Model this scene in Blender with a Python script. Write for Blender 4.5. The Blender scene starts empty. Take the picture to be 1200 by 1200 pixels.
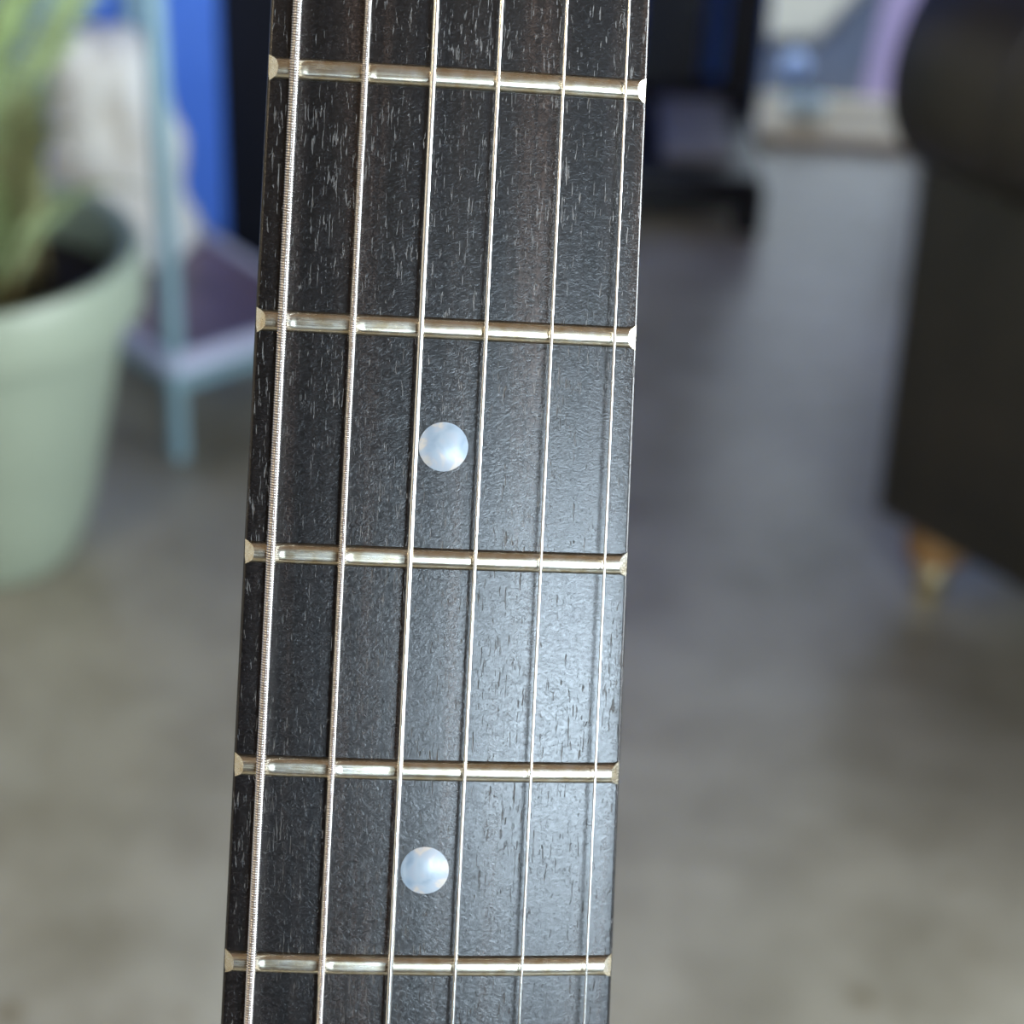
import bpy, bmesh, math, random
from mathutils import Vector, Matrix, Euler, noise

random.seed(7)
scene = bpy.context.scene
col = scene.collection
PI = math.pi
R = math.radians

# ------------------------------------------------------------------ camera
F = 2100.0                      # focal length in pixels of the 1200 px frame
CAM_H, PITCH, ROLL = 1.25, R(32.5), R(3.4)
cam_data = bpy.data.cameras.new('camera')
cam = bpy.data.objects.new('camera', cam_data)
col.objects.link(cam)
CM = (Matrix.Translation((0, 0, CAM_H)) @ Matrix.Rotation(PI / 2 - PITCH, 4, 'X')
      @ Matrix.Rotation(ROLL, 4, 'Z'))
cam.matrix_world = CM
cam_data.sensor_width = 36
cam_data.lens = F / 1200 * 36
cam_data.clip_start = 0.02
cam_data.clip_end = 100
cam_data.dof.use_dof = True
cam_data.dof.focus_distance = 0.2165
cam_data.dof.aperture_fstop = 16
scene.camera = cam

# ------------------------------------------------------------------ world, exposure
world = bpy.data.worlds.new('sky')
scene.world = world
world.use_nodes = True
bg = world.node_tree.nodes['Background']
bg.inputs[0].default_value = (0.78, 0.88, 1.0, 1)
bg.inputs[1].default_value = 1.9
vs = scene.view_settings
vs.view_transform = 'Standard'
vs.look = 'None'
vs.gamma = 1
vs.use_curve_mapping = False
vs.exposure = 0.25


def area(name, loc, rot, sx, sy, power, color):
    ld = bpy.data.lights.new(name, 'AREA')
    ld.shape = 'RECTANGLE'
    ld.size, ld.size_y = sx, sy
    ld.energy = power
    ld.color = color
    o = bpy.data.objects.new(name, ld)
    col.objects.link(o)
    o.location = loc
    o.rotation_euler = rot
    return o


# daylight in the shop window of the back wall (behind the camera)
WIN = (1.05, 2.75, 1.84, 2.66)            # x0, x1, z0, z1 of the opening
BACK_Y = -4.4
area('shop_window_daylight_offscreen', ((WIN[0] + WIN[1]) / 2, BACK_Y - 0.12, (WIN[2] + WIN[3]) / 2),
     (PI / 2, 0, 0), WIN[1] - WIN[0], WIN[3] - WIN[2], 265, (0.72, 0.86, 1.0))
# daylight in the side window of the right wall
SIDE = (-1.3, 1.5, 0.80, 2.5)              # y0, y1, z0, z1
SIDE_X = 3.4
area('side_window_daylight_offscreen', (SIDE_X + 0.12, (SIDE[0] + SIDE[1]) / 2, (SIDE[2] + SIDE[3]) / 2),
     (PI / 2, 0, PI / 2), SIDE[1] - SIDE[0], SIDE[3] - SIDE[2], 385, (0.90, 0.95, 1.0))

# ------------------------------------------------------------------ helpers


def ray(px, py):
    d = CM.to_3x3() @ Vector(((px - 600) / F, (600 - py) / F, -1))
    return CM.translation.copy(), d


def on_z(px, py, z=0.0):
    o, d = ray(px, py)
    return o + d * ((z - o.z) / d.z)


def on_y(px, py, y):
    o, d = ray(px, py)
    return o + d * ((y - o.y) / d.y)


def mesh_obj(name, verts, faces, mat, parent=None, smooth=False, matrix=None):
    me = bpy.data.meshes.new(name)
    me.from_pydata([tuple(v) for v in verts], [], faces)
    bm = bmesh.new()
    bm.from_mesh(me)
    bmesh.ops.recalc_face_normals(bm, faces=bm.faces)
    bm.to_mesh(me)
    bm.free()
    if smooth:
        me.polygons.foreach_set('use_smooth', [True] * len(me.polygons))
    me.materials.append(mat)
    o = bpy.data.objects.new(name, me)
    col.objects.link(o)
    if parent:
        o.parent = parent
    if matrix is not None:
        o.matrix_local = matrix
    return o


class MB:
    """collects simple solids into one mesh"""

    def __init__(self):
        self.v, self.f = [], []

    def add(self, v, f):
        n = len(self.v)
        self.v += [Vector(p) for p in v]
        self.f += [tuple(i + n for i in q) for q in f]
        return self

    def box(self, x0, x1, y0, y1, z0, z1, b=0.0):
        if b > 0:
            bm = bmesh.new()
            bmesh.ops.create_cube(bm, size=1, matrix=Matrix.Translation(((x0 + x1) / 2, (y0 + y1) / 2, (z0 + z1) / 2)) @ Matrix.Diagonal((x1 - x0, y1 - y0, z1 - z0, 1)))
            bmesh.ops.bevel(bm, geom=bm.edges[:], offset=b, segments=3, profile=0.5, affect='EDGES')
            bm.verts.index_update()
            r = self.add([v.co.copy() for v in bm.verts], [tuple(v.index for v in f.verts) for f in bm.faces])
            bm.free()
            return r
        v = [(x, y, z) for x in (x0, x1) for y in (y0, y1) for z in (z0, z1)]
        return self.add(v, [(0, 1, 3, 2), (4, 6, 7, 5), (0, 4, 5, 1), (2, 3, 7, 6), (0, 2, 6, 4), (1, 5, 7, 3)])

    def tube(self, pts, rad, seg=12, caps=True):
        pts = [Vector(p) for p in pts]
        n = len(pts)
        rr = rad if isinstance(rad, (list, tuple)) else [rad] * n
        v, f = [], []
        up = Vector((0, 0, 1))
        for i, p in enumerate(pts):
            t = (pts[min(i + 1, n - 1)] - pts[max(i - 1, 0)]).normalized()
            if abs(t.dot(up)) > 0.95:
                up = Vector((1, 0, 0)) if abs(t.x) < 0.8 else Vector((0, 1, 0))
            a = t.cross(up).normalized()
            b = t.cross(a).normalized()
            up = -b if (-b).dot(up) > 0 else b
            for k in range(seg):
                an = 2 * PI * k / seg
                v.append(p + (a * math.cos(an) + b * math.sin(an)) * rr[i])
        for i in range(n - 1):
            for k in range(seg):
                k2 = (k + 1) % seg
                f.append((i * seg + k, i * seg + k2, (i + 1) * seg + k2, (i + 1) * seg + k))
        if caps:
            f.append(tuple(range(seg)))
            f.append(tuple((n - 1) * seg + k for k in range(seg)))
        return self.add(v, f)

    def lathe(self, prof, seg=48, c=(0, 0, 0)):
        v, f = [], []
        n = len(prof)
        for k in range(seg):
            a = 2 * PI * k / seg
            for r, z in prof:
                v.append((c[0] + r * math.cos(a), c[1] + r * math.sin(a), c[2] + z))
        for k in range(seg):
            k2 = (k + 1) % seg
            for i in range(n - 1):
                f.append((k * n + i, k2 * n + i, k2 * n + i + 1, k * n + i + 1))
        f.append(tuple(k * n for k in range(seg)))
        f.append(tuple(k * n + n - 1 for k in range(seg)))
        return self.add(v, f)

    def prism(self, outline, axis_pts):
        """outline: list of 3D offset vectors, swept along axis_pts"""
        n = len(outline)
        v, f = [], []
        for a in axis_pts:
            v += [Vector(a) + Vector(p) for p in outline]
        for i in range(len(axis_pts) - 1):
            for k in range(n):
                k2 = (k + 1) % n
                f.append((i * n + k, i * n + k2, (i + 1) * n + k2, (i + 1) * n + k))
        f.append(tuple(range(n)))
        f.append(tuple((len(axis_pts) - 1) * n + k for k in range(n)))
        return self.add(v, f)

    def build(self, name, mat, parent=None, smooth=False, matrix=None):
        o = mesh_obj(name, self.v, self.f, mat, parent, smooth, matrix)
        if smooth:
            try:
                o.data.set_sharp_from_angle(angle=R(38))
            except Exception:
                pass
        return o


def tag(o, label=None, cat=None, group=None, kind=None):
    if label: o['label'] = label
    if cat: o['category'] = cat
    if group: o['group'] = group
    if kind: o['kind'] = kind
    return o


def empty(name, matrix):
    o = bpy.data.objects.new(name, None)
    o.empty_display_size = 0.05
    col.objects.link(o)
    o.matrix_world = matrix
    return o


# ------------------------------------------------------------------ materials
class NT:
    def __init__(self, name):
        self.m = bpy.data.materials.new(name)
        self.m.use_nodes = True
        self.t = self.m.node_tree
        self.b = self.t.nodes['Principled BSDF']
        self._co = None

    def n(self, kind, **kw):
        nd = self.t.nodes.new(kind)
        for k, v in kw.items():
            setattr(nd, k, v)
        return nd

    def link(self, a, b):
        self.t.links.new(a, b)

    def coord(self, scale=(1, 1, 1), which='Object', rot=(0, 0, 0)):
        tc = self.n('ShaderNodeTexCoord')
        mp = self.n('ShaderNodeMapping')
        mp.inputs['Scale'].default_value = scale
        mp.inputs['Rotation'].default_value = rot
        self.link(tc.outputs[which], mp.inputs['Vector'])
        return mp.outputs['Vector']

    def noise(self, scale=(1, 1, 1), detail=3, rough=0.5, dist=0.0, which='Object', rot=(0, 0, 0)):
        nd = self.n('ShaderNodeTexNoise')
        nd.inputs['Scale'].default_value = 1
        nd.inputs['Detail'].default_value = detail
        nd.inputs['Roughness'].default_value = rough
        nd.inputs['Distortion'].default_value = dist
        self.link(self.coord(scale, which, rot), nd.inputs['Vector'])
        return nd.outputs['Fac']

    def ramp(self, fac, stops):
        nd = self.n('ShaderNodeValToRGB')
        el = nd.color_ramp.elements
        while len(el) < len(stops):
            el.new(0.5)
        for e, (p, c) in zip(el, stops):
            e.position = p
            e.color = (*c, 1) if len(c) == 3 else c
        self.link(fac, nd.inputs['Fac'])
        return nd.outputs['Color']

    def mix(self, fac, a, b, mode='MIX'):
        nd = self.n('ShaderNodeMix', data_type='RGBA', blend_type=mode)
        for s, v in ((nd.inputs[0], fac), (nd.inputs[6], a), (nd.inputs[7], b)):
            if isinstance(v, (int, float)): s.default_value = v
            elif isinstance(v, tuple): s.default_value = (*v, 1) if len(v) == 3 else v
            else: self.link(v, s)
        return nd.outputs[2]

    def math(self, op, a, b=0.0):
        nd = self.n('ShaderNodeMath', operation=op)
        for s, v in ((nd.inputs[0], a), (nd.inputs[1], b)):
            if isinstance(v, (int, float)): s.default_value = v
            else: self.link(v, s)
        return nd.outputs[0]

    def set(self, **kw):
        for k, v in kw.items():
            s = self.b.inputs[k.replace('_', ' ')]
            if isinstance(v, (int, float)): s.default_value = v
            elif isinstance(v, tuple): s.default_value = (*v, 1) if len(v) == 3 else v
            else: self.link(v, s)
        return self

    def bump(self, height, strength=0.3, dist=0.001):
        nd = self.n('ShaderNodeBump')
        nd.inputs['Strength'].default_value = strength
        nd.inputs['Distance'].default_value = dist
        self.link(height, nd.inputs['Height'])
        self.link(nd.outputs[0], self.b.inputs['Normal'])
        return self


def plain(name, c, rough=0.5, metal=0.0, var=0.12, scale=30, bump=0.0):
    t = NT(name)
    f = t.noise((scale,) * 3, 3)
    lo = tuple(x * (1 - var) for x in c)
    hi = tuple(min(1, x * (1 + var)) for x in c)
    t.set(Base_Color=t.ramp(f, [(0.3, lo), (0.7, hi)]), Roughness=rough, Metallic=metal)
    if bump:
        t.bump(f, bump, 0.002)
    return t.m


def fretboard_mat():
    t = NT('dark_fretboard_wood')
    streak = t.noise((150, 5, 60), 4, 0.55)
    streak2 = t.noise((620, 16, 60), 3, 0.6)
    c1 = t.ramp(streak, [(0.36, (0.0045, 0.0045, 0.006)), (0.52, (0.010, 0.0082, 0.0080)), (0.66, (0.028, 0.0185, 0.0145))])
    c2 = t.ramp(streak2, [(0.35, (0.45, 0.45, 0.47)), (0.65, (1.35, 1.3, 1.25))])
    base = t.mix(1.0, c1, c2, 'MULTIPLY')
    pore = t.noise((3700, 380, 300), 3, 0.6, 0.6)
    patch = t.noise((90, 60, 60), 2)
    pm = t.math('ADD', pore, t.math('MULTIPLY', t.math('SUBTRACT', patch, 0.5), 0.22))
    pmask = t.ramp(pm, [(0.63, (0, 0, 0)), (0.72, (1, 1, 1))])
    base = t.mix(pmask, base, (0.062, 0.057, 0.054))
    fleck = t.noise((1300, 1500, 300), 3, 0.65, 2.2)
    fm = t.ramp(fleck, [(0.42, (0.6, 0.6, 0.6)), (0.66, (2.2, 2.1, 2.05))])
    base = t.mix(0.8, base, fm, 'MULTIPLY')
    rough = t.math('ADD', t.math('MULTIPLY', pmask, 0.3), t.math('ADD', 0.17, t.math('MULTIPLY', fleck, 0.16)))
    h = t.math('SUBTRACT', t.math('MULTIPLY', fleck, 0.35), pmask)
    t.set(Base_Color=base, Roughness=rough)
    t.b.inputs['Specular IOR Level'].default_value = 0.55
    t.bump(h, 0.7, 0.00009)
    return t.m


def fret_mat():
    t = NT('nickel_silver_fret')
    br = t.noise((60, 5000, 5000), 2, 0.5)
    bl = t.noise((700, 700, 700), 3)
    c = t.ramp(bl, [(0.3, (0.60, 0.50, 0.34)), (0.55, (0.74, 0.69, 0.57)), (0.75, (0.80, 0.77, 0.70))])
    t.set(Base_Color=c, Metallic=1.0, Roughness=t.math('ADD', 0.16, t.math('MULTIPLY', br, 0.2)))
    t.bump(br, 0.12, 0.00003)
    return t.m


def pearl_mat():
    t = NT('mother_of_pearl')
    f = t.noise((170, 210, 90), 3, 0.5, 1.0)
    c = t.ramp(f, [(0.34, (0.28, 0.36, 0.46)), (0.46, (0.38, 0.46, 0.55)), (0.52, (0.42, 0.46, 0.53)), (0.57, (0.58, 0.54, 0.49)), (0.66, (0.47, 0.48, 0.55))])
    t.set(Base_Color=c, Roughness=0.3)
    return t.m


def floor_mat():
    t = NT('polished_concrete')
    a = t.noise((1.7, 1.7, 1.7), 5, 0.6, 0.4)
    b = t.noise((7, 7, 7), 4, 0.6)
    c = t.ramp(a, [(0.3, (0.208, 0.194, 0.150)), (0.5, (0.32, 0.299, 0.242)), (0.72, (0.38, 0.37, 0.312))])
    d = t.ramp(b, [(0.3, (0.72, 0.70, 0.66)), (0.55, (1, 1, 1)), (0.8, (1.12, 1.12, 1.12))])
    spots = t.noise((16, 16, 16), 1)
    sp = t.ramp(spots, [(0.70, (1, 1, 1)), (0.78, (0.62, 0.56, 0.45))])
    t.set(Base_Color=t.mix(1.0, t.mix(1.0, c, d, 'MULTIPLY'), sp, 'MULTIPLY'),
          Roughness=t.math('ADD', 0.24, t.math('MULTIPLY', b, 0.14)))
    t.b.inputs['Specular IOR Level'].default_value = 0.45
    return t.m


def glass_mat():
    m = bpy.data.materials.new('window_glass')
    m.use_nodes = True
    t = m.node_tree
    t.nodes.remove(t.nodes['Principled BSDF'])
    out = t.nodes['Material Output']
    fr = t.nodes.new('ShaderNodeFresnel'); fr.inputs[0].default_value = 1.45
    tr = t.nodes.new('ShaderNodeBsdfTransparent'); tr.inputs[0].default_value = (0.95, 0.97, 0.97, 1)
    gl = t.nodes.new('ShaderNodeBsdfGlossy'); gl.inputs['Roughness'].default_value = 0.02
    mx = t.nodes.new('ShaderNodeMixShader')
    t.links.new(fr.outputs[0], mx.inputs[0]); t.links.new(tr.outputs[0], mx.inputs[1])
    t.links.new(gl.outputs[0], mx.inputs[2]); t.links.new(mx.outputs[0], out.inputs[0])
    return m


def leather_mat():
    t = NT('dark_leather')
    a = t.noise((9, 9, 9), 4, 0.6)
    g = t.n('ShaderNodeTexVoronoi'); g.inputs['Scale'].default_value = 1
    t.link(t.coord((260, 260, 260)), g.inputs['Vector'])
    t.set(Base_Color=t.ramp(a, [(0.3, (0.015, 0.0135, 0.0105)), (0.7, (0.030, 0.025, 0.0185))]), Roughness=0.42)
    t.bump(g.outputs['Distance'], 0.2, 0.0006)
    return t.m


def bundle_mat():
    t = NT('mottled_white')
    a = t.noise((14, 14, 10), 5, 0.65, 0.6)
    b = t.noise((5, 5, 7), 3, 0.5)
    c = t.ramp(a, [(0.30, (0.50, 0.45, 0.37)), (0.40, (0.80, 0.79, 0.76)), (0.52, (0.90, 0.91, 0.91))])
    d = t.ramp(b, [(0.35, (0.62, 0.56, 0.46)), (0.6, (1, 1, 1))])
    t.set(Base_Color=t.mix(0.4, c, d, 'MULTIPLY'), Roughness=0.85)
    t.bump(a, 0.6, 0.02)
    return t.m


M = dict(
    board=fretboard_mat(), fret=fret_mat(), pearl=pearl_mat(), floor=floor_mat(), glass=glass_mat(),
    leather=leather_mat(), bundle=bundle_mat(),
    steel=plain('plain_steel_string', (0.80, 0.79, 0.77), 0.22, 1.0, 0.05, 900),
    wound=plain('wound_nickel_string', (0.83, 0.80, 0.77), 0.24, 1.0, 0.06, 1500),
    groove_shade=plain('painted_groove_shade', (0.16, 0.115, 0.095), 0.5, 0.8, 0.2, 900),
    neckwood=plain('dark_neck_lacquer', (0.016, 0.011, 0.009), 0.25, 0, 0.3, 40),
    black=plain('black_lacquer', (0.008, 0.008, 0.009), 0.2, 0, 0.2, 20),
    bone=plain('bone_nut', (0.7, 0.66, 0.55), 0.4, 0, 0.06, 300),
    chrome=plain('chrome_hardware', (0.75, 0.75, 0.76), 0.15, 1, 0.04, 60),
    blackmetal=plain('black_metal', (0.012, 0.012, 0.013), 0.35, 0.4, 0.2, 50),
    pot=plain('sage_green_glaze', (0.30, 0.355, 0.275), 0.42, 0, 0.05, 9),
    soil=plain('potting_soil', (0.030, 0.020, 0.013), 0.95, 0, 0.6, 120, 0.8),
    blue=plain('cobalt_blue_paint', (0.075, 0.20, 0.74), 0.5, 0, 0.08, 3),
    night=plain('navy_black_paint', (0.004, 0.005, 0.011), 0.8, 0, 0.2, 4),
    cream=plain('cream_plaster', (0.62, 0.56, 0.46), 0.8, 0, 0.05, 4),
    grey=plain('grey_plaster', (0.40, 0.39, 0.37), 0.8, 0, 0.06, 4),
    panel=plain('dark_brown_panelling', (0.10, 0.065, 0.045), 0.7, 0, 0.25, 3),
    ceil=plain('brown_board_ceiling', (0.20, 0.13, 0.085), 0.7, 0, 0.25, 3),
    beige=plain('beige_sill', (0.62, 0.53, 0.37), 0.55, 0, 0.07, 12),
    tmetal=plain('pale_blue_metal', (0.27, 0.42, 0.48), 0.45, 0.1, 0.14, 18),
    shelf=plain('purple_brown_board', (0.20, 0.145, 0.20), 0.4, 0, 0.2, 10),
    lav=plain('lavender_edge', (0.64, 0.66, 0.86), 0.4, 0, 0.06, 12),
    black_wood=plain('black_stained_wood', (0.007, 0.0075, 0.011), 0.35, 0, 0.3, 25),
    seat=plain('grey_seat_reflection', (0.20, 0.19, 0.185), 0.6, 0, 0.12, 30),
    splat=plain('charcoal_splat', (0.022, 0.026, 0.028), 0.5, 0, 0.2, 30),
    asphalt=plain('blue_grey_asphalt', (0.042, 0.055, 0.090), 0.85, 0, 0.2, 9),
    purple=plain('purple_paint_line', (0.22, 0.15, 0.27), 0.7, 0, 0.12, 9),
    kerb=plain('cream_paving', (0.42, 0.38, 0.29), 0.8, 0, 0.08, 9),
    palebl=plain('pale_blue_highlight', (0.55, 0.68, 0.92), 0.12, 0, 0.05, 20),
    teal=plain('pale_teal_highlight', (0.70, 0.85, 0.88), 0.25, 0, 0.06, 20),
    amber=plain('amber_turned_wood', (0.28, 0.15, 0.055), 0.35, 0, 0.3, 40),
    brass=plain('worn_brass', (0.60, 0.50, 0.30), 0.35, 0.9, 0.15, 40),
    stem=plain('brown_frond_stem', (0.11, 0.085, 0.03), 0.6, 0, 0.3, 40),
)


def leaf_mat(name, c):
    t = NT(name)
    f = t.noise((25, 25, 25), 3)
    t.set(Base_Color=t.ramp(f, [(0.3, tuple(x * 0.7 for x in c)), (0.7, tuple(x * 1.25 for x in c))]), Roughness=0.5)
    t.b.inputs['Subsurface Weight'].default_value = 0.0
    tl = t.n('ShaderNodeBsdfTranslucent')
    tl.inputs[0].default_value = (c[0] * 1.3, c[1] * 1.3, c[2], 1)
    mx = t.n('ShaderNodeMixShader')
    mx.inputs[0].default_value = 0.35
    out = t.t.nodes['Material Output']
    t.link(t.b.outputs[0], mx.inputs[1]); t.link(tl.outputs[0], mx.inputs[2]); t.link(mx.outputs[0], out.inputs[0])
    return t.m


M['night'].node_tree.nodes['Principled BSDF'].inputs['Specular IOR Level'].default_value = 0.25
M['leaf1'] = leaf_mat('fern_green', (0.30, 0.35, 0.19))
M['leaf2'] = leaf_mat('fern_light_green', (0.46, 0.58, 0.31))
M['leaf3'] = leaf_mat('fern_olive', (0.32, 0.32, 0.17))

# ------------------------------------------------------------------ the room
FAR_Y = on_z(985, 172).y                 # far wall, from where it meets the floor
MID_Y = 2.63                             # nearer blue wall behind the low table
XL, XR, ZC = -3.0, 3.4, 3.0
JOG_X = on_y(262, 250, MID_Y).x          # where the blue wall ends at the black door
DOOR_X1 = on_y(560, 200, MID_Y).x


def struct(name, mb, mat, smooth=False, parent=None):
    o = mb.build(name, mat, parent, smooth)
    if not parent:
        o['kind'] = 'structure'
    return o


struct('floor', MB().box(XL - .1, XR + .1, BACK_Y - .1, FAR_Y + .1, -0.1, 0), M['floor'])
struct('ceiling', MB().box(XL - .1, XR + .1, BACK_Y - .1, FAR_Y + .1, ZC, ZC + .1), M['ceil'])
struct('wall_left', MB().box(XL - .1, XL, BACK_Y - .1, MID_Y, 0, ZC), M['cream'])
y0, y1, z0, z1 = SIDE
struct('wall_right', MB().box(XR, XR + .1, BACK_Y - .1, y0, 0, ZC).box(XR, XR + .1, y1, FAR_Y + .1, 0, ZC)
       .box(XR, XR + .1, y0, y1, 0, z0).box(XR, XR + .1, y0, y1, z1, ZC), M['grey'])
w3 = struct('window_3', MB().box(XR + .05, XR + .06, y0, y1, z0, z1), M['glass'])
fm = MB()
for a_, b_, c_, d_ in ((y0, y1, z0, z0 + .05), (y0, y1, z1 - .05, z1), (y0, y0 + .05, z0, z1), (y1 - .05, y1, z0, z1)):
    fm.box(XR - .01, XR + .08, a_, b_, c_, d_)
struct('window_frame', fm, M['blackmetal'], parent=w3)
# back wall with the shop window opening
x0, x1, z0, z1 = WIN
struct('wall_back', MB().box(XL, x0, BACK_Y - .1, BACK_Y, 0, ZC).box(x1, XR, BACK_Y - .1, BACK_Y, 0, ZC)
       .box(x0, x1, BACK_Y - .1, BACK_Y, 0, z0).box(x0, x1, BACK_Y - .1, BACK_Y, z1, ZC), M['panel'])
w = struct('window_1', MB().box(x0, x1, BACK_Y - .06, BACK_Y - .05, z0, z1), M['glass'])
fm = MB()
for a_, b_, c_, d_ in ((x0, x1, z0, z0 + .05), (x0, x1, z1 - .05, z1), (x0, x0 + .05, z0, z1), (x1 - .05, x1, z0, z1),
                       ((x0 + x1) / 2 - .02, (x0 + x1) / 2 + .02, z0, z1)):
    fm.box(a_, b_, BACK_Y - .08, BACK_Y + .01, c_, d_)
struct('window_frame', fm, M['blackmetal'], parent=w)
# blue wall behind the low table, its return, and the black door beside it
struct('wall_blue', MB().box(XL - .1, JOG_X, MID_Y, MID_Y + .1, 0, ZC), M['blue'])
d1 = struct('door_1', MB().box(JOG_X, DOOR_X1, MID_Y + .02, MID_Y + .07, 0.0, 2.1, .004), M['night'])
struct('door_handle', MB().tube([(DOOR_X1 - .06, MID_Y + .02, 1.0), (DOOR_X1 - .06, MID_Y - .03, 1.0), (DOOR_X1 - .16, MID_Y - .03, 1.0)], .009), M['chrome'], True, d1)
struct('wall_above_door', MB().box(JOG_X, DOOR_X1, MID_Y, MID_Y + .1, 2.1, ZC), M['blue'])
struct('wall_return', MB().box(DOOR_X1, DOOR_X1 + .05, MID_Y, FAR_Y, 0, ZC), M['blue'])
# far wall with a glazed opening at the right
GX0, GX1 = on_y(884, 160, FAR_Y).x, on_y(1130, 160, FAR_Y).x
SILL = 0.0
gz = 2.3
struct('wall_far', MB().box(DOOR_X1, GX0, FAR_Y, FAR_Y + .1, 0, ZC).box(GX1, XR, FAR_Y, FAR_Y + .1, 0, ZC)
       .box(GX0, GX1, FAR_Y, FAR_Y + .1, gz, ZC), M['blue'])
sz = on_y(985, 161, FAR_Y).z
struct('trim_1', MB().box(GX0, GX1, FAR_Y - .015, FAR_Y + .24, 0, sz, .004), M['beige'])
w2 = struct('window_2', MB().box(GX0, GX1, FAR_Y + .20, FAR_Y + .208, sz, gz), M['glass'])
fm = MB()
for a_, b_, c_, d_ in ((GX0, GX1, gz - .05, gz), (GX0, GX0 + .02, sz, gz), (GX1 - .04, GX1, sz, gz)):
    fm.box(a_, b_, FAR_Y + .17, FAR_Y + .24, c_, d_)
struct('window_frame', fm, M['blackmetal'], parent=w2)
# ground outside the glass
GZ = -0.02
struct('ground_outside', MB().box(-3, 9, FAR_Y + .24, FAR_Y + 9, GZ - .1, GZ), M['asphalt'])


def ground_slab(name, pix, z, th, mat):
    pts = [on_z(px, py, z) for px, py in pix]
    n = len(pts)
    v = [(p.x, p.y, z) for p in pts] + [(p.x, p.y, z - th) for p in pts]
    f = [tuple(range(n)), tuple(range(n, 2 * n))] + [(i, (i + 1) % n, n + (i + 1) % n, n + i) for i in range(n)]
    return mesh_obj(name, v, f, mat)


tag(ground_slab('painted_line', [(1050, -60), (1092, -60), (1042, 131), (1004, 131)], GZ + .004, .006, M['purple']),
    'faded purple painted line on the dark ground outside the glass', 'painted line')
tag(ground_slab('paving_slab', [(905, 42), (955, 40), (1030, -40), (1040, -90), (900, -90), (900, 20)], GZ + .03, .04, M['kerb']),
    'cream paving slab on the ground outside the glass', 'paving')
p = on_z(933, 76, GZ + .03)  # made-up sphere, its pale colour stands in for an out-of-focus highlight
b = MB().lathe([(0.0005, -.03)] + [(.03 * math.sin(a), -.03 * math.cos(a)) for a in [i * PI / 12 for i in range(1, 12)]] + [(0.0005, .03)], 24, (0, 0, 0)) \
    .build('highlight_ball', M['palebl'], None, True, Matrix.Translation((p.x, p.y, GZ + .03)))
tag(b, 'added pale blue sphere standing in for a blurred highlight outside the glass', 'highlight_ball')
p = on_y(940, 130, FAR_Y - .03)  # made-up vessel, kept pale in place of a highlight on the sill
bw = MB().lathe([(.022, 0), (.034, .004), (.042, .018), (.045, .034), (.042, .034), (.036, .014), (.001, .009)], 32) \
    .build('highlight_bowl', M['teal'], None, True, Matrix.Translation((on_y(942, 136, FAR_Y + .11).x, FAR_Y + .11, sz)))
tag(bw, 'added pale teal shape standing in for a blurred highlight on the beige sill', 'highlight_bowl')

# ------------------------------------------------------------------ the guitar
# pose of the neck in the camera frame (mm), solved from the fret ends; origin at the 5th fret
POSE_R = Vector((0.1060, 0.1014, -0.0428))
POSE_T = Vector((-8.980, -5.733, -218.9))
SC = 628.0                                       # scale length
W0, WS = 42.20, 0.0318                           # nut width and taper per mm
RAD = 305.0                                      # fretboard radius


def fpos(n):
    return SC * (1 - 2 ** (-n / 12))


REF = fpos(5)
END = 735.0                                      # nut to the end of the body
G2C = Matrix.Translation(POSE_T) @ Matrix.Rotation(POSE_R.length, 4, POSE_R.normalized())   # guitar mm -> camera mm
S = Matrix.Scale(0.001, 4)
# root at the bottom of the body; local unit metres, x right, y towards the nut, z out of the board
ROOT_M = CM @ Matrix.Translation(POSE_T * 0.001) @ Matrix.Rotation(POSE_R.length, 4, POSE_R.normalized()) @ Matrix.Translation((0, -(END - REF) * 0.001, 0))
guitar = empty('electric_guitar', ROOT_M)
tag(guitar, 'electric guitar neck with dark wood fretboard, metal frets, pearl dots and six steel strings', 'guitar')


def G(x, d, z):
    """mm: x across, d from the nut, z above the crown of the board -> root local metres"""
    return Vector((x, END - d, z)) * 0.001


def width(d):
    return W0 + WS * d


def sag(x):
    return -(RAD - math.sqrt(RAD * RAD - x * x))


# fretboard: arched top, rolled edges, straight sides
nl, nx = 60, 24
prof = []
v, f = [], []
dl = [-2 + (fpos(22) + 6) * i / nl for i in range(nl + 1)]
for d in dl:
    hw = width(d) / 2
    rr = 0.45
    ring = []
    for i in range(nx + 1):
        x = -(hw - rr) + 2 * (hw - rr) * i / nx
        ring.append((x, sag(x)))
    zc = sag(hw - rr) - rr
    right = [(hw - rr + rr * math.sin(a), zc + rr * math.cos(a)) for a in [R(20), R(42), R(66), R(90)]]
    left = [(-x, z) for x, z in reversed(right)]
    ring = left + ring + right + [(hw, zc - 4.6), (-hw, zc - 4.6)]
    v += [G(x, d, z) for x, z in ring]
n = len(v) // (nl + 1)
for i in range(nl):
    for k in range(n):
        k2 = (k + 1) % n
        f.append((i * n + k, i * n + k2, (i + 1) * n + k2, (i + 1) * n + k))
f.append(tuple(range(n)))
f.append(tuple(nl * n + k for k in range(n)))
mb = MB(); mb.v, mb.f = v, f
board = mb.build('fretboard', M['board'], guitar, True)
board['label'] = 'dark brown-black wooden fretboard with open grain'

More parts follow.
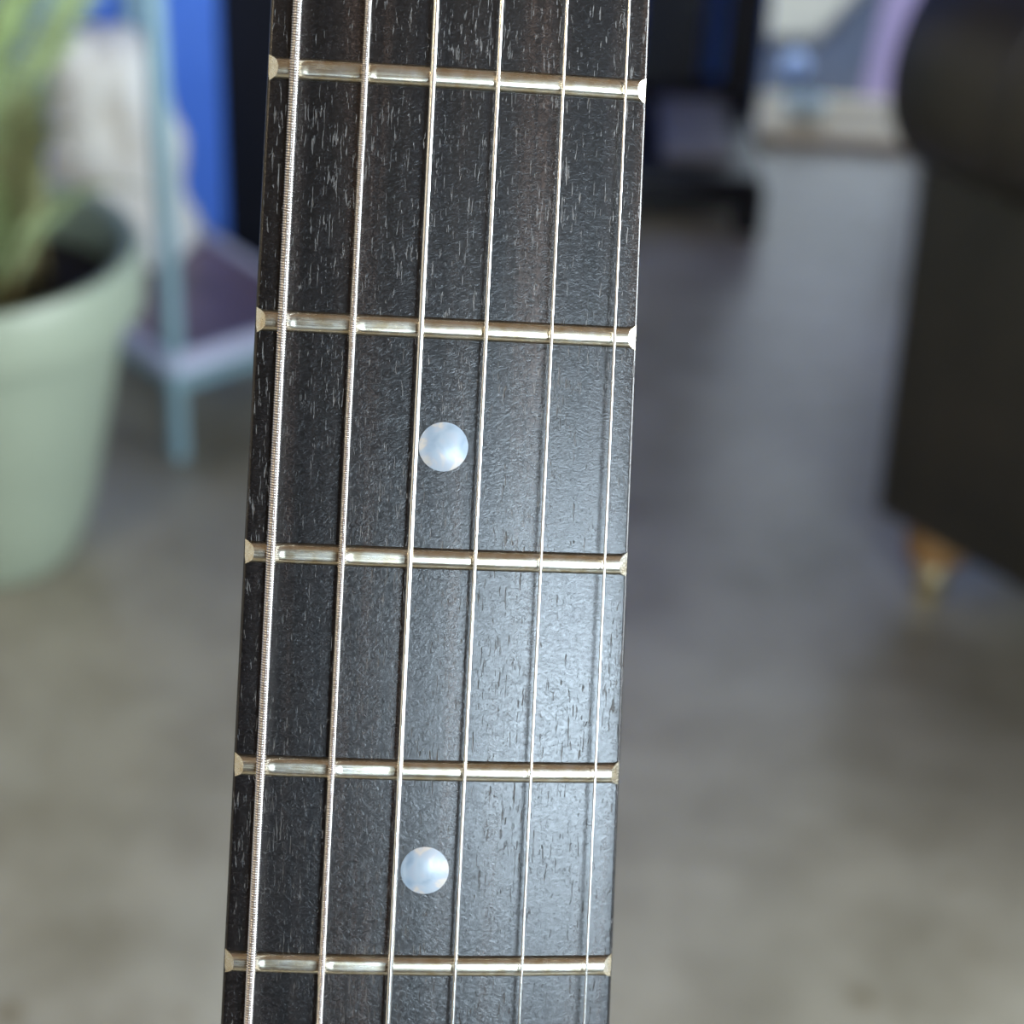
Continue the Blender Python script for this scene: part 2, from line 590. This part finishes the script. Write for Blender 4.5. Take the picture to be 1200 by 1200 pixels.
# neck behind the board
mb = MB()
v, f = [], []
nl = 24
for i in range(nl + 1):
    d = -2 + (fpos(22) + 4) * i / nl
    hw = width(d) / 2 - 0.02
    top = sag(hw) - 4.9
    dep = 15 + 3.5 * d / 450
    ring = [(hw * math.cos(a), top - dep * abs(math.sin(a)) ** 0.8) for a in [PI * k / 20 for k in range(21)]]
    v += [G(x, d, z) for x, z in ring]
n = 21
for i in range(nl):
    for k in range(n):
        k2 = (k + 1) % n
        f.append((i * n + k, i * n + k2, (i + 1) * n + k2, (i + 1) * n + k))
f.append(tuple(range(n))); f.append(tuple(nl * n + k for k in range(n)))
mb.v, mb.f = v, f
mb.build('neck', M['neckwood'], guitar, True)['label'] = 'dark lacquered neck back'

# strings: pixel centres at the top and bottom of the frame -> straight lines over the board
GUP = G2C.inverted()


def pix_to_board(px, py, zf):
    """intersection of a pixel ray with the surface z = zf above the board plane; returns x, d in mm"""
    o = GUP @ Vector((0, 0, 0))
    q = GUP @ Vector(((px - 600) / F * 100, (600 - py) / F * 100, -100))
    dr = q - o
    t = (zf - o.z) / dr.z
    h = o + dr * t
    return h.x, REF - h.y


ST = [  # x at y=0, x at y=1200, radius mm, wound pitch mm
    (349.0, 291.0, 0.585, 0.312), (432.0, 374.0, 0.44, 0.24), (511.5, 454.5, 0.355, 0),
    (588.0, 530.5, 0.235, 0), (664.5, 608.5, 0.18, 0), (737.5, 684.5, 0.15, 0)]
ACT0, ACT1 = 1.35, 0.0032      # clearance of the string's underside over the board and its rise per mm
string_lines = []
for (xa, xb, r, pitch) in ST:
    pts = []
    for (px, py) in ((xa, 0), (xb, 1200)):
        z = 1.5
        for _ in range(6):
            x, d = pix_to_board(px, py, z)
            z = sag(x) + ACT0 + ACT1 * d + r
        pts.append((x, d))
    (xa_, da_), (xb_, db_) = pts
    k = (xb_ - xa_) / (db_ - da_)
    string_lines.append((xa_, da_, k, r, pitch))


def string_x(i, d):
    xa_, da_, k, r, p = string_lines[i]
    return xa_ + k * (d - da_)


for i, (xa_, da_, k, r, pitch) in enumerate(string_lines):
    v, f = [], []
    if pitch:
        seg, per = 16, 8
        D0, D1 = 60.0, 260.0                       # windings as geometry along the neck in view and beyond
        ds = [0.0] + [D0 + j * pitch / per for j in range(int((D1 - D0) / pitch * per) + 1)] + [SC]
    else:
        seg = 14
        ds = [SC * j / 40 for j in range(41)]
    for d in ds:
        x = string_x(i, d)
        zc = sag(string_x(i, 165)) + ACT0 + ACT1 * d + r
        for s_ in range(seg):
            a = 2 * PI * s_ / seg
            rr = r
            if pitch:
                ph = (d / pitch + a / (2 * PI)) % 1.0
                w_ = abs(2 * ph - 1) / 0.88
                rr = r - 0.5 * pitch * (1 - math.sqrt(max(0, 1 - w_ * w_)))
            v.append(G(x + rr * math.cos(a), d, zc + rr * math.sin(a)))
    for j in range(len(ds) - 1):
        for s_ in range(seg):
            s2 = (s_ + 1) % seg
            f.append((j * seg + s_, j * seg + s2, (j + 1) * seg + s2, (j + 1) * seg + s_))
    f.append(tuple(range(seg))); f.append(tuple((len(ds) - 1) * seg + s_ for s_ in range(seg)))
    so = mesh_obj('string', v, f, M['wound'] if pitch else M['steel'], guitar, True)
    if pitch:                                     # shade between the turns of the winding, painted as a darker metal
        so.data.materials.append(M['groove_shade'])
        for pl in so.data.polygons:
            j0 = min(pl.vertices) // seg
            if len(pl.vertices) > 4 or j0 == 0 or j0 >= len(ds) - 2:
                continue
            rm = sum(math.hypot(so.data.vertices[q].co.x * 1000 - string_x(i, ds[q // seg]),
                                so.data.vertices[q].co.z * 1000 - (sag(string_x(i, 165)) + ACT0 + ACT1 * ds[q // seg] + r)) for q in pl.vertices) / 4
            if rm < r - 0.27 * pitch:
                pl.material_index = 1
    so['label'] = ('thick wound bass string', 'wound string next to the thickest', 'smooth middle string with pinkish tint',
                   'plain steel string near the pearl dots', 'thin plain steel string', 'thinnest plain steel string')[i]

# frets
FW, FH = 2.6, 1.0


def make_fret(nf):
    d0 = fpos(nf)
    hw = width(d0) / 2 - 0.12
    prof = [(-1.0, -0.15), (-1.0, 0.06), (-0.97, 0.25), (-0.90, 0.48), (-0.78, 0.70), (-0.62, 0.86), (-0.42, 0.95), (-0.20, 0.99), (0.0, 1.0),
            (0.20, 0.99), (0.42, 0.95), (0.62, 0.86), (0.78, 0.70), (0.90, 0.48), (0.97, 0.25), (1.0, 0.06), (1.0, -0.15)]
    m = 150
    sx = [string_x(i, d0) for i in range(6)]
    v, f = [], []
    for j in range(m + 1):
        u = -1 + 2 * j / m
        for (pv, ph) in prof:
            h = max(ph, 0) * FH
            x = u * (hw - 1.15 * h * (1.0 if h > 0.05 else 0))
            fl = max(0, min(1, (abs(x) - hw + 1.2) / 1.2)) ** 2
            # wear: the crown is filed flat between the wound strings
            wear = 0.0
            for a_, b_ in ((sx[0] + 1.1, sx[1] + 0.2), (sx[1] + 0.9, sx[2] + 0.1)):
                e0 = min(1, max(0, (x - a_) / 0.22)); e1 = min(1, max(0, (b_ - x) / 1.2))
                s0 = e0 * e0 * (3 - 2 * e0) * e1
                wear = max(wear, s0)
            for a_ in sx[2:]:
                q = (x - a_ + 0.25) / 0.4
                wear = max(wear, 0.3 * math.exp(-q * q))
            hz = ph * FH
            cap = FH * (1 - 0.10 * wear)
            if hz > cap:
                hz = cap + (hz - cap) * 0.15
            v.append(G(x, d0 + pv * FW / 2 * (1 + .16 * fl), sag(x) + hz))
    n = len(prof)
    for j in range(m):
        for k in range(n):
            k2 = (k + 1) % n
            f.append((j * n + k, j * n + k2, (j + 1) * n + k2, (j + 1) * n + k))
    f.append(tuple(range(n))); f.append(tuple(m * n + k for k in range(n)))
    mb = MB(); mb.v, mb.f = v, f
    o = mb.build('fret', M['fret'], board, True)
    return o


for nf in range(1, 23):
    make_fret(nf)

# pearl dots
dot_mb = MB().lathe([(3.0, -1.2), (3.0, 0.0), (2.93, 0.035), (0.01, 0.05)], 64)
dot_mb.v = [p * 0.001 for p in dot_mb.v]
dot0 = None
for nf, xs in ((3, (0,)), (5, (0,)), (7, (0,)), (9, (0,)), (12, (-9, 9)), (15, (0,)), (17, (0,)), (19, (0,)), (21, (0,))):
    dm = (fpos(nf) + fpos(nf - 1)) / 2 + 0.25
    for x in xs:
        mtx = Matrix.Translation(G(x, dm, sag(x))) @ Matrix.Rotation(x / RAD, 4, 'Y') @ Matrix.Rotation(nf * 1.3, 4, 'Z')
        if dot0 is None:
            dot0 = dot_mb.build('position_dot', M['pearl'], board, True, mtx)
        else:
            o = dot0.copy(); col.objects.link(o); o.parent = board; o.matrix_local = mtx

# nut, headstock, tuners (beyond the frame, so that the neck ends as a neck does)
MB().prism([G(x, 0, z) - G(0, 0, 0) for x, z in ((-21, -5), (21, -5), (21, 1.7), (0, 2.3), (-21, 1.7))], [G(0, -4, 0), G(0, 0, 0)]).build('nut', M['bone'], guitar)
out = [(-21, 0), (-24, -20), (-38, -45), (-40, -120), (-34, -168), (-18, -180), (0, -172), (18, -180), (34, -168), (40, -120), (38, -45), (24, -20), (21, 0)]
v = [G(x, d - 3, -3 + d * 0.25) for x, d in out] + [G(x, d - 3, -17 + d * 0.25) for x, d in out]
n = len(out)
hs = mesh_obj('headstock', v, [tuple(range(n)), tuple(range(n, 2 * n))] + [(i, (i + 1) % n, n + (i + 1) % n, n + i) for i in range(n)], M['black'], guitar)
for sgn in (-1, 1):
    for k in range(3):
        d = -55 - 40 * k
        z = -3 + d * .25
        t_ = MB().tube([G(sgn * 24, d - 3, z - 2), G(sgn * 24, d - 3, z + 16)], .003)
        t_.tube([G(sgn * 36, d - 3, z - 9), G(sgn * 50, d - 3, z - 9)], .003)
        t_.lathe([(.004, -.004), (.009, 0), (.009, .004), (.004, .008)], 16, G(sgn * 52, d - 3, z - 10))
        t_.build('tuner', M['chrome'], hs, True)

# body
pts = []
ctrl = [(0, 395), (30, 396), (60, 380), (95, 378), (128, 405), (138, 450), (118, 510), (120, 560), (150, 620), (158, 670), (130, 715), (70, 733), (0, 735),
        (-70, 733), (-130, 715), (-158, 670), (-150, 620), (-120, 560), (-118, 510), (-138, 450), (-128, 405), (-95, 378), (-60, 380), (-30, 396)]
nc = len(ctrl)
for i in range(nc):
    p0, p1, p2, p3 = [Vector(ctrl[(i + j) % nc]) for j in (-1, 0, 1, 2)]
    for q in range(5):
        t_ = q / 5
        pts.append(0.5 * ((2 * p1) + (-p0 + p2) * t_ + (2 * p0 - 5 * p1 + 4 * p2 - p3) * t_ ** 2 + (-p0 + 3 * p1 - 3 * p2 + p3) * t_ ** 3))
v = []
for z, inset in ((-8, 4), (-12, 0), (-46, 0), (-50, 4)):
    for q in pts:
        c = Vector((0, 560))
        dd = (q - c); L_ = dd.length
        qq = c + dd * ((L_ - inset) / L_)
        v.append(G(qq.x, qq.y, z))
n = len(pts)
f = [tuple(range(n)), tuple(3 * n + i for i in range(n))]
for l in range(3):
    f += [(l * n + i, l * n + (i + 1) % n, (l + 1) * n + (i + 1) % n, (l + 1) * n + i) for i in range(n)]
body = mesh_obj('body', v, f, M['black'], guitar)
for d in (480, 570):
    MB().box(-.036, .036, -.019, .019, -.010, .0065, .002).build('pickup', M['chrome'], body, True, Matrix.Translation(G(0, d, -2)))
MB().box(-.042, .042, -.008, .008, -.010, .0025, .002).build('bridge', M['chrome'], body, True, Matrix.Translation(G(0, SC - 2, 0)))
MB().box(-.045, .045, -.006, .006, -.010, .002, .002).build('tailpiece', M['chrome'], body, True, Matrix.Translation(G(0, SC + 30, -2)))
for x, d in ((85, 610), (110, 650), (70, 660), (95, 695)):
    MB().lathe([(.012, 0), (.012, .010), (.010, .014), (.001, .015)], 24).build('knob', M['blackmetal'], body, True, Matrix.Translation(G(x, d, -8)))

# stand that carries the guitar
base = ROOT_M @ Vector((0, 0, -0.03))
up = (ROOT_M.to_3x3() @ Vector((0, 1, 0))).normalized()
out_n = (ROOT_M.to_3x3() @ Vector((0, 0, 1))).normalized()
sd = (ROOT_M.to_3x3() @ Vector((1, 0, 0))).normalized()
foot = Vector((base.x, base.y + 0.12, 0))
stand = empty('guitar_stand', Matrix.Translation(foot))
tag(stand, 'black metal tripod guitar stand under the guitar body', 'guitar stand')
L2 = lambda p: p - foot
hub = Vector((foot.x, foot.y, 0.22))
bk = base - out_n * 0.05 + up * 0.02
MB().tube([L2(hub), L2(Vector((foot.x, foot.y, 0.30))), L2(bk), L2(bk + up * 0.22)], .012).build('mast', M['blackmetal'], stand, True)
for k in range(3):
    a = R(-90 + 120 * k)
    MB().tube([L2(hub), (0.30 * math.cos(a), 0.30 * math.sin(a), .012)], .011).build('leg', M['blackmetal'], stand, True)
for sgn in (-1, 1):
    MB().tube([L2(bk - up * 0.033), L2(bk - up * 0.033 + sd * sgn * .09), L2(bk - up * .033 + sd * sgn * .09 + out_n * .09), L2(bk - up * .005 + sd * sgn * .09 + out_n * .10)], .011) \
        .build('cradle_arm', M['blackmetal'], stand, True)

# ------------------------------------------------------------------ potted fern
PB = on_z(-8, 640)                               # centre of the pot's foot on the floor
PH, PR0, PR1 = 0.405, 0.108, 0.205
fern = empty('potted_fern', Matrix.Translation((PB.x, PB.y, 0)))
tag(fern, 'leafy green fern in a tall sage green pot on the concrete floor', 'potted plant')
pr = lambda z: PR0 + (PR1 - .007 - PR0) * (z / PH) ** 0.9
prof = [(0.01, 0.0), (PR0 - .03, 0), (PR0 - .008, .006), (PR0, .022)]
prof += [(pr(z), z) for z in [PH * k / 12 for k in range(2, 10)]]
prof += [(pr(PH - .10), PH - .10), (pr(PH - .085) + .001, PH - .085), (PR1 - .002, PH - .07), (PR1, PH - .05), (PR1, PH - .012), (PR1 - .006, PH), (PR1 - .018, PH - .002), (PR1 - .026, PH - .012), (PR1 - .034, PH - .09), (0.01, PH - .09)]
MB().lathe(prof, 64).build('pot', M['pot'], fern, True)
v, f = [], []
MB().lathe([(PR1 - .032, PH - .10), (PR1 - .034, PH - .062), (.10, PH - .055), (.05, PH - .05), (.005, PH - .048)], 40).build('soil', M['soil'], fern, True)


def frond(az, length, lean, droop, r0, mat, leaf=0.05, start=0.25, seed=0, ph=0, twist=0.0):
    rnd = random.Random(seed)
    n = 22
    az2 = az + ph
    p = Vector((r0 * math.cos(az), r0 * math.sin(az), PH - .055))
    ang = PI / 2 - lean
    pts = [p.copy()]
    for i in range(n):
        p = p + Vector((math.cos(az2) * math.cos(ang), math.sin(az2) * math.cos(ang), math.sin(ang))) * (length / n)
        ang -= droop / n * (0.4 + 1.2 * i / n)
        pts.append(p.copy())
    mb = MB().tube(pts, [0.0028 * (1 - .8 * i / n) for i in range(n + 1)], 5)
    o = mb.build('frond', M['stem'], fern, True)
    lv, lf = [], []
    m = 46
    for i in range(m):
        u = start + (1 - start) * i / m
        k = min(n - 1, int(u * n)); fr = u * n - k
        c = pts[k].lerp(pts[k + 1], fr)
        t = (pts[k + 1] - pts[k]).normalized()
        s = t.cross(Vector((0, 0, 1)))
        s = s.normalized() if s.length > 1e-3 else Vector((math.sin(az), -math.cos(az), 0))
        nn = s.cross(t).normalized()
        s, nn = s * math.cos(twist) + nn * math.sin(twist), nn * math.cos(twist) - s * math.sin(twist)
        uu = (u - start) / (1 - start)
        ll = leaf * (math.sin(PI * min(1, uu * 0.86 + 0.16)) ** 0.7) * rnd.uniform(.85, 1.1)
        for sg in (-1, 1):
            d = (s * sg + t * 0.35 + nn * rnd.uniform(-.15, .25)).normalized()
            wv = t * ll * 0.14
            b0 = len(lv)
            lv += [c, c + d * ll * .35 + wv, c + d * ll * .75 + wv * .8 - nn * ll * .05, c + d * ll - nn * ll * .12, c + d * ll * .75 - wv * .6 - nn * ll * .05, c + d * ll * .35 - wv]
            lf.append(tuple(b0 + q for q in range(6)))
    mesh_obj('leaflets', lv, lf, mat, o)
    return o


rf = random.Random(11)
for i in range(95):
    az = rf.uniform(R(140), R(325))                # the plant leans away from the table
    ln = rf.uniform(.28, .5)
    frond(az, ln, rf.uniform(.08, .5), rf.uniform(.5, 1.4), rf.uniform(.02, .12),
          M[('leaf1', 'leaf2', 'leaf3', 'leaf2')[i % 4]], rf.uniform(.020, .032), rf.uniform(.1, .3), i, rf.uniform(-.4, .4), rf.uniform(-.9, .9))
for i in range(64):                               # short upright fronds at the table side
    frond(rf.uniform(R(-40), R(70)), rf.uniform(.15, .28), rf.uniform(-.3, .02), rf.uniform(.1, .5), rf.uniform(.03, .10),
          M[('leaf1', 'leaf3', 'leaf2')[i % 3]], rf.uniform(.02, .03), rf.uniform(.2, .35), 160 + i, 0, rf.uniform(-.9, .9))
# the bright fronds that arch up to the right
frond(R(190), .66, .50, .05, .06, M['leaf2'], .055, .30, 101, PI, 1.35)
frond(R(215), .64, .47, .08, .09, M['leaf2'], .050, .30, 102, PI, 1.2)
frond(R(170), .60, .42, .05, .07, M['leaf2'], .045, .25, 104, PI, 1.4)
frond(R(150), .72, .42, .05, .05, M['leaf1'], .03, .6, 103, PI, 1.2)

# ------------------------------------------------------------------ low metal table behind the pot
TF = on_z(210, 535)                              # foot of the near leg
sh = 0.150
e_r = (on_z(300, 386, sh) - on_z(203, 416, sh)); e_r.z = 0
ang_r = math.atan2(e_r.y, e_r.x)
table = empty('metal_side_table', Matrix.Translation((TF.x, TF.y, 0)) @ Matrix.Rotation(ang_r, 4, 'Z'))
tag(table, 'pale blue metal side table with a low purple shelf behind the potted fern', 'table')
TX, TY, TH = 0.235, 0.47, 0.80                    # the shelf is narrow and long
for (x, y) in ((0, 0), (TX, 0), (0, TY), (TX, TY)):
    tx, ty = TX / 2 + (x - TX / 2) * .96, TY / 2 + (y - TY / 2) * .96
    MB().prism([(-.009, -.009, 0), (.009, -.009, 0), (.009, .009, 0), (-.009, .009, 0)], [(x, y, 0), (tx, ty, TH)]).build('leg', M['tmetal'], table)
MB().box(0, TX, 0, TY, sh - .012, sh, .002).build('shelf', M['shelf'], table)
for y in (-.014, TY + .002):
    MB().box(-.004, TX + .004, y, y + .012, sh - .022, sh + .006, .003).build('shelf_edge', M['lav'], table)
for x in (-.014, TX + .002):
    MB().box(x, x + .012, -.004, TY + .004, sh - .022, sh + .006, .003).build('shelf_edge', M['lav'], table)
MB().box(0, TX, 0, TY, sh - .055, sh - .012, .003).build('shelf_tray', M['tmetal'], table)
for a_ in ((.004, TX - .004, .004, .024), (.004, TX - .004, TY - .024, TY - .004), (.004, .024, .004, TY - .004), (TX - .024, TX - .004, .004, TY - .004)):
    MB().box(*a_, TH - .004, TH + .018, .002).build('top_rail', M['tmetal'], table)  # unseen top, made as open rails so that light reaches the sack

# mottled white bundle on the shelf
bc = on_z(143, 284, sh)
bh = 0.31
v, f = [], []
ns, nz = 40, 18
for j in range(nz + 1):
    u = j / nz
    r0 = 0.103 * (1 - u) + 0.070 * u
    if u > .93: r0 *= 1 - (u - .93) / .07 * .5
    for k in range(ns):
        a = 2 * PI * k / ns
        q = noise.noise(Vector((math.cos(a) * 2.2, math.sin(a) * 2.2, u * 5)))
        fold = 0.05 * math.sin(7 * a + 3 * u)
        rr = r0 * (1 + .16 * q + fold)
        v.append((rr * math.cos(a), rr * math.sin(a), u * bh + .012 * q * u))
for j in range(nz):
    for k in range(ns):
        f.append((j * ns + k, j * ns + (k + 1) % ns, (j + 1) * ns + (k + 1) % ns, (j + 1) * ns + k))
f.append(tuple(range(ns))); f.append(tuple(nz * ns + k for k in range(ns)))
tag(mesh_obj('cloth_sack', v, f, M['bundle'], None, True, Matrix.Translation((bc.x, bc.y, sh))),
    'mottled off-white sack standing on the low purple shelf behind the fern', 'sack')

# ------------------------------------------------------------------ leather sofa
zb = 0.115
P0, P1 = on_z(1022, 600, zb), on_z(1182, 688, zb)
e = (P1 - P0); e.z = 0; e.normalize()
sofa = empty('leather_sofa', Matrix.Translation((P0.x, P0.y, 0)) @ Matrix.Rotation(math.atan2(e.y, e.x), 4, 'Z'))
tag(sofa, 'dark brown leather sofa with rolled arm and turned wooden feet on concrete floor', 'sofa')
AL, SL = 0.92, 1.75                              # arm length, sofa length


def arm(y, sgn, name_suffix=''):
    pm = MB().box(0, AL, min(y, y + sgn * .17), max(y, y + sgn * .17), zb, .60, .012)
    for q in pm.v:                                # the front of the arm rakes forward towards the roll
        if q.x < .3: q.x -= .028 * (q.z - zb) / (.60 - zb)
    pm.build('arm_panel', M['leather'], sofa, True)
    cy, cz, r = y + sgn * .045, .665, .125
    n = 28
    xs = [(-.03, .80), (-.028, .93), (-.015, 1.0), (.05, 1.0), (.085, 1.0)] + [(.1 + .08 * i, 1.0) for i in range(11)] + [(AL + .02, .95)]
    v, f = [], []
    for x, s in xs:
        v += [(x, cy + r * s * math.cos(2 * PI * k / n), cz + r * s * math.sin(2 * PI * k / n)) for k in range(n)]
    for j in range(len(xs) - 1):
        f += [(j * n + k, j * n + (k + 1) % n, (j + 1) * n + (k + 1) % n, (j + 1) * n + k) for k in range(n)]
    f += [tuple(range(n)), tuple((len(xs) - 1) * n + k for k in range(n))]
    mb = MB(); mb.v, mb.f = [Vector(q) for q in v], f
    ro = mb.build('arm_roll', M['leather'], sofa, True)
    MB().tube([(.115, cy + (r + .001) * math.cos(2 * PI * k / 40), cz + (r + .001) * math.sin(2 * PI * k / 40)) for k in range(41)], .005, 8, False).build('piping', M['leather'], ro, True)


arm(0, 1)
arm(SL, -1)
MB().box(.02, AL - .02, .16, SL - .16, zb, .30, .015).build('seat_base', M['leather'], sofa, True)
for k in range(2):
    w_ = (SL - .34) / 2
    MB().box(.02, AL - .22, .17 + k * w_, .165 + (k + 1) * w_, .30, .45, .03).build('seat_cushion', M['leather'], sofa, True)
MB().box(AL - .22, AL, .16, SL - .16, .28, .80, .05).build('backrest', M['leather'], sofa, True)
for x in (.06, AL - .08):
    for y in (.06, SL - .06):
        lg = MB().lathe([(.030, .115), (.034, .10), (.040, .085), (.036, .062), (.022, .050), (.018, .046)], 24).build('leg', M['amber'], sofa, True, Matrix.Translation((x, y, 0)))
        MB().lathe([(.016, .050), (.020, .044), (.022, .034), (.016, .016), (.018, .010), (.016, 0)], 20).build('brass_cap', M['brass'], lg, True)

# ------------------------------------------------------------------ black chair by the far wall
CF = on_z(884, 276)                              # foot of its front right leg
cw, cd = 0.44, 0.40
chair = empty('wooden_chair', Matrix.Translation((CF.x - cw, CF.y, 0)))
tag(chair, 'low black wooden chair with a window reflection painted grey on its seat, standing by the far blue wall', 'chair')
sz_ = on_y(850, 205, CF.y).z
MB().box(0, cw, -.01, cd, sz_ - .035, sz_, .006).build('seat', M['black_wood'], chair, True)
MB().box(cw - .17, cw - .045, .05, cd - .06, sz_ - .004, sz_ + .018, .008).build('seat_reflection_patch', M['seat'], chair, True)  # added grey patch, its colour stands in for the window's reflection on the seat
for x in (.015, cw - .015):
    MB().box(x - .024, x + .024, -.005, .035, 0, sz_ - .02, .003).build('leg', M['black_wood'], chair)
    MB().prism([(-.034, -.018, 0), (.034, -.018, 0), (.034, .018, 0), (-.034, .018, 0)], [(x, cd - .02, 0), (x, cd - .02, sz_), (x, cd + .05, .92)]).build('back_leg', M['black_wood'], chair)
rz = on_y(840, 118, CF.y + cd).z
MB().box(.0, cw, cd - .03, cd + .01, rz - .03, rz + .04, .004).build('back_rail', M['black_wood'], chair)
MB().box(.0, cw, cd + .03, cd + .06, .84, .92, .004).build('top_rail', M['black_wood'], chair)
MB().prism([(-.06, -.008, 0), (.06, -.008, 0), (.06, .008, 0), (-.06, .008, 0)], [(cw * .66, cd - .01, rz), (cw * .66, cd + .045, .86)]).build('back_splat', M['splat'], chair)
for y in (.01, cd - .02):
    MB().box(.02, cw - .02, y - .01, y + .012, sz_ - .06, sz_ - .03).build('apron', M['black_wood'], chair)

# ------------------------------------------------------------------ ceiling lamps


def ceiling_lamp(x, y, sx, sy, power, color, label):
    o = empty('ceiling_lamp', Matrix.Translation((x, y, ZC)))
    tag(o, label, 'lamp')
    MB().box(-sx / 2 - .03, sx / 2 + .03, -sy / 2 - .03, sy / 2 + .03, -.06, 0, .004).build('housing', M['grey'], o)
    l = area('ceiling_lamp_light_offscreen', (0, 0, -.065), (0, 0, 0), sx, sy, power, color)
    l.parent = o


ceiling_lamp(-1.7, -1.6, .5, .5, 30, (1.0, 0.80, 0.52), 'square warm ceiling lamp close to the cream wall')
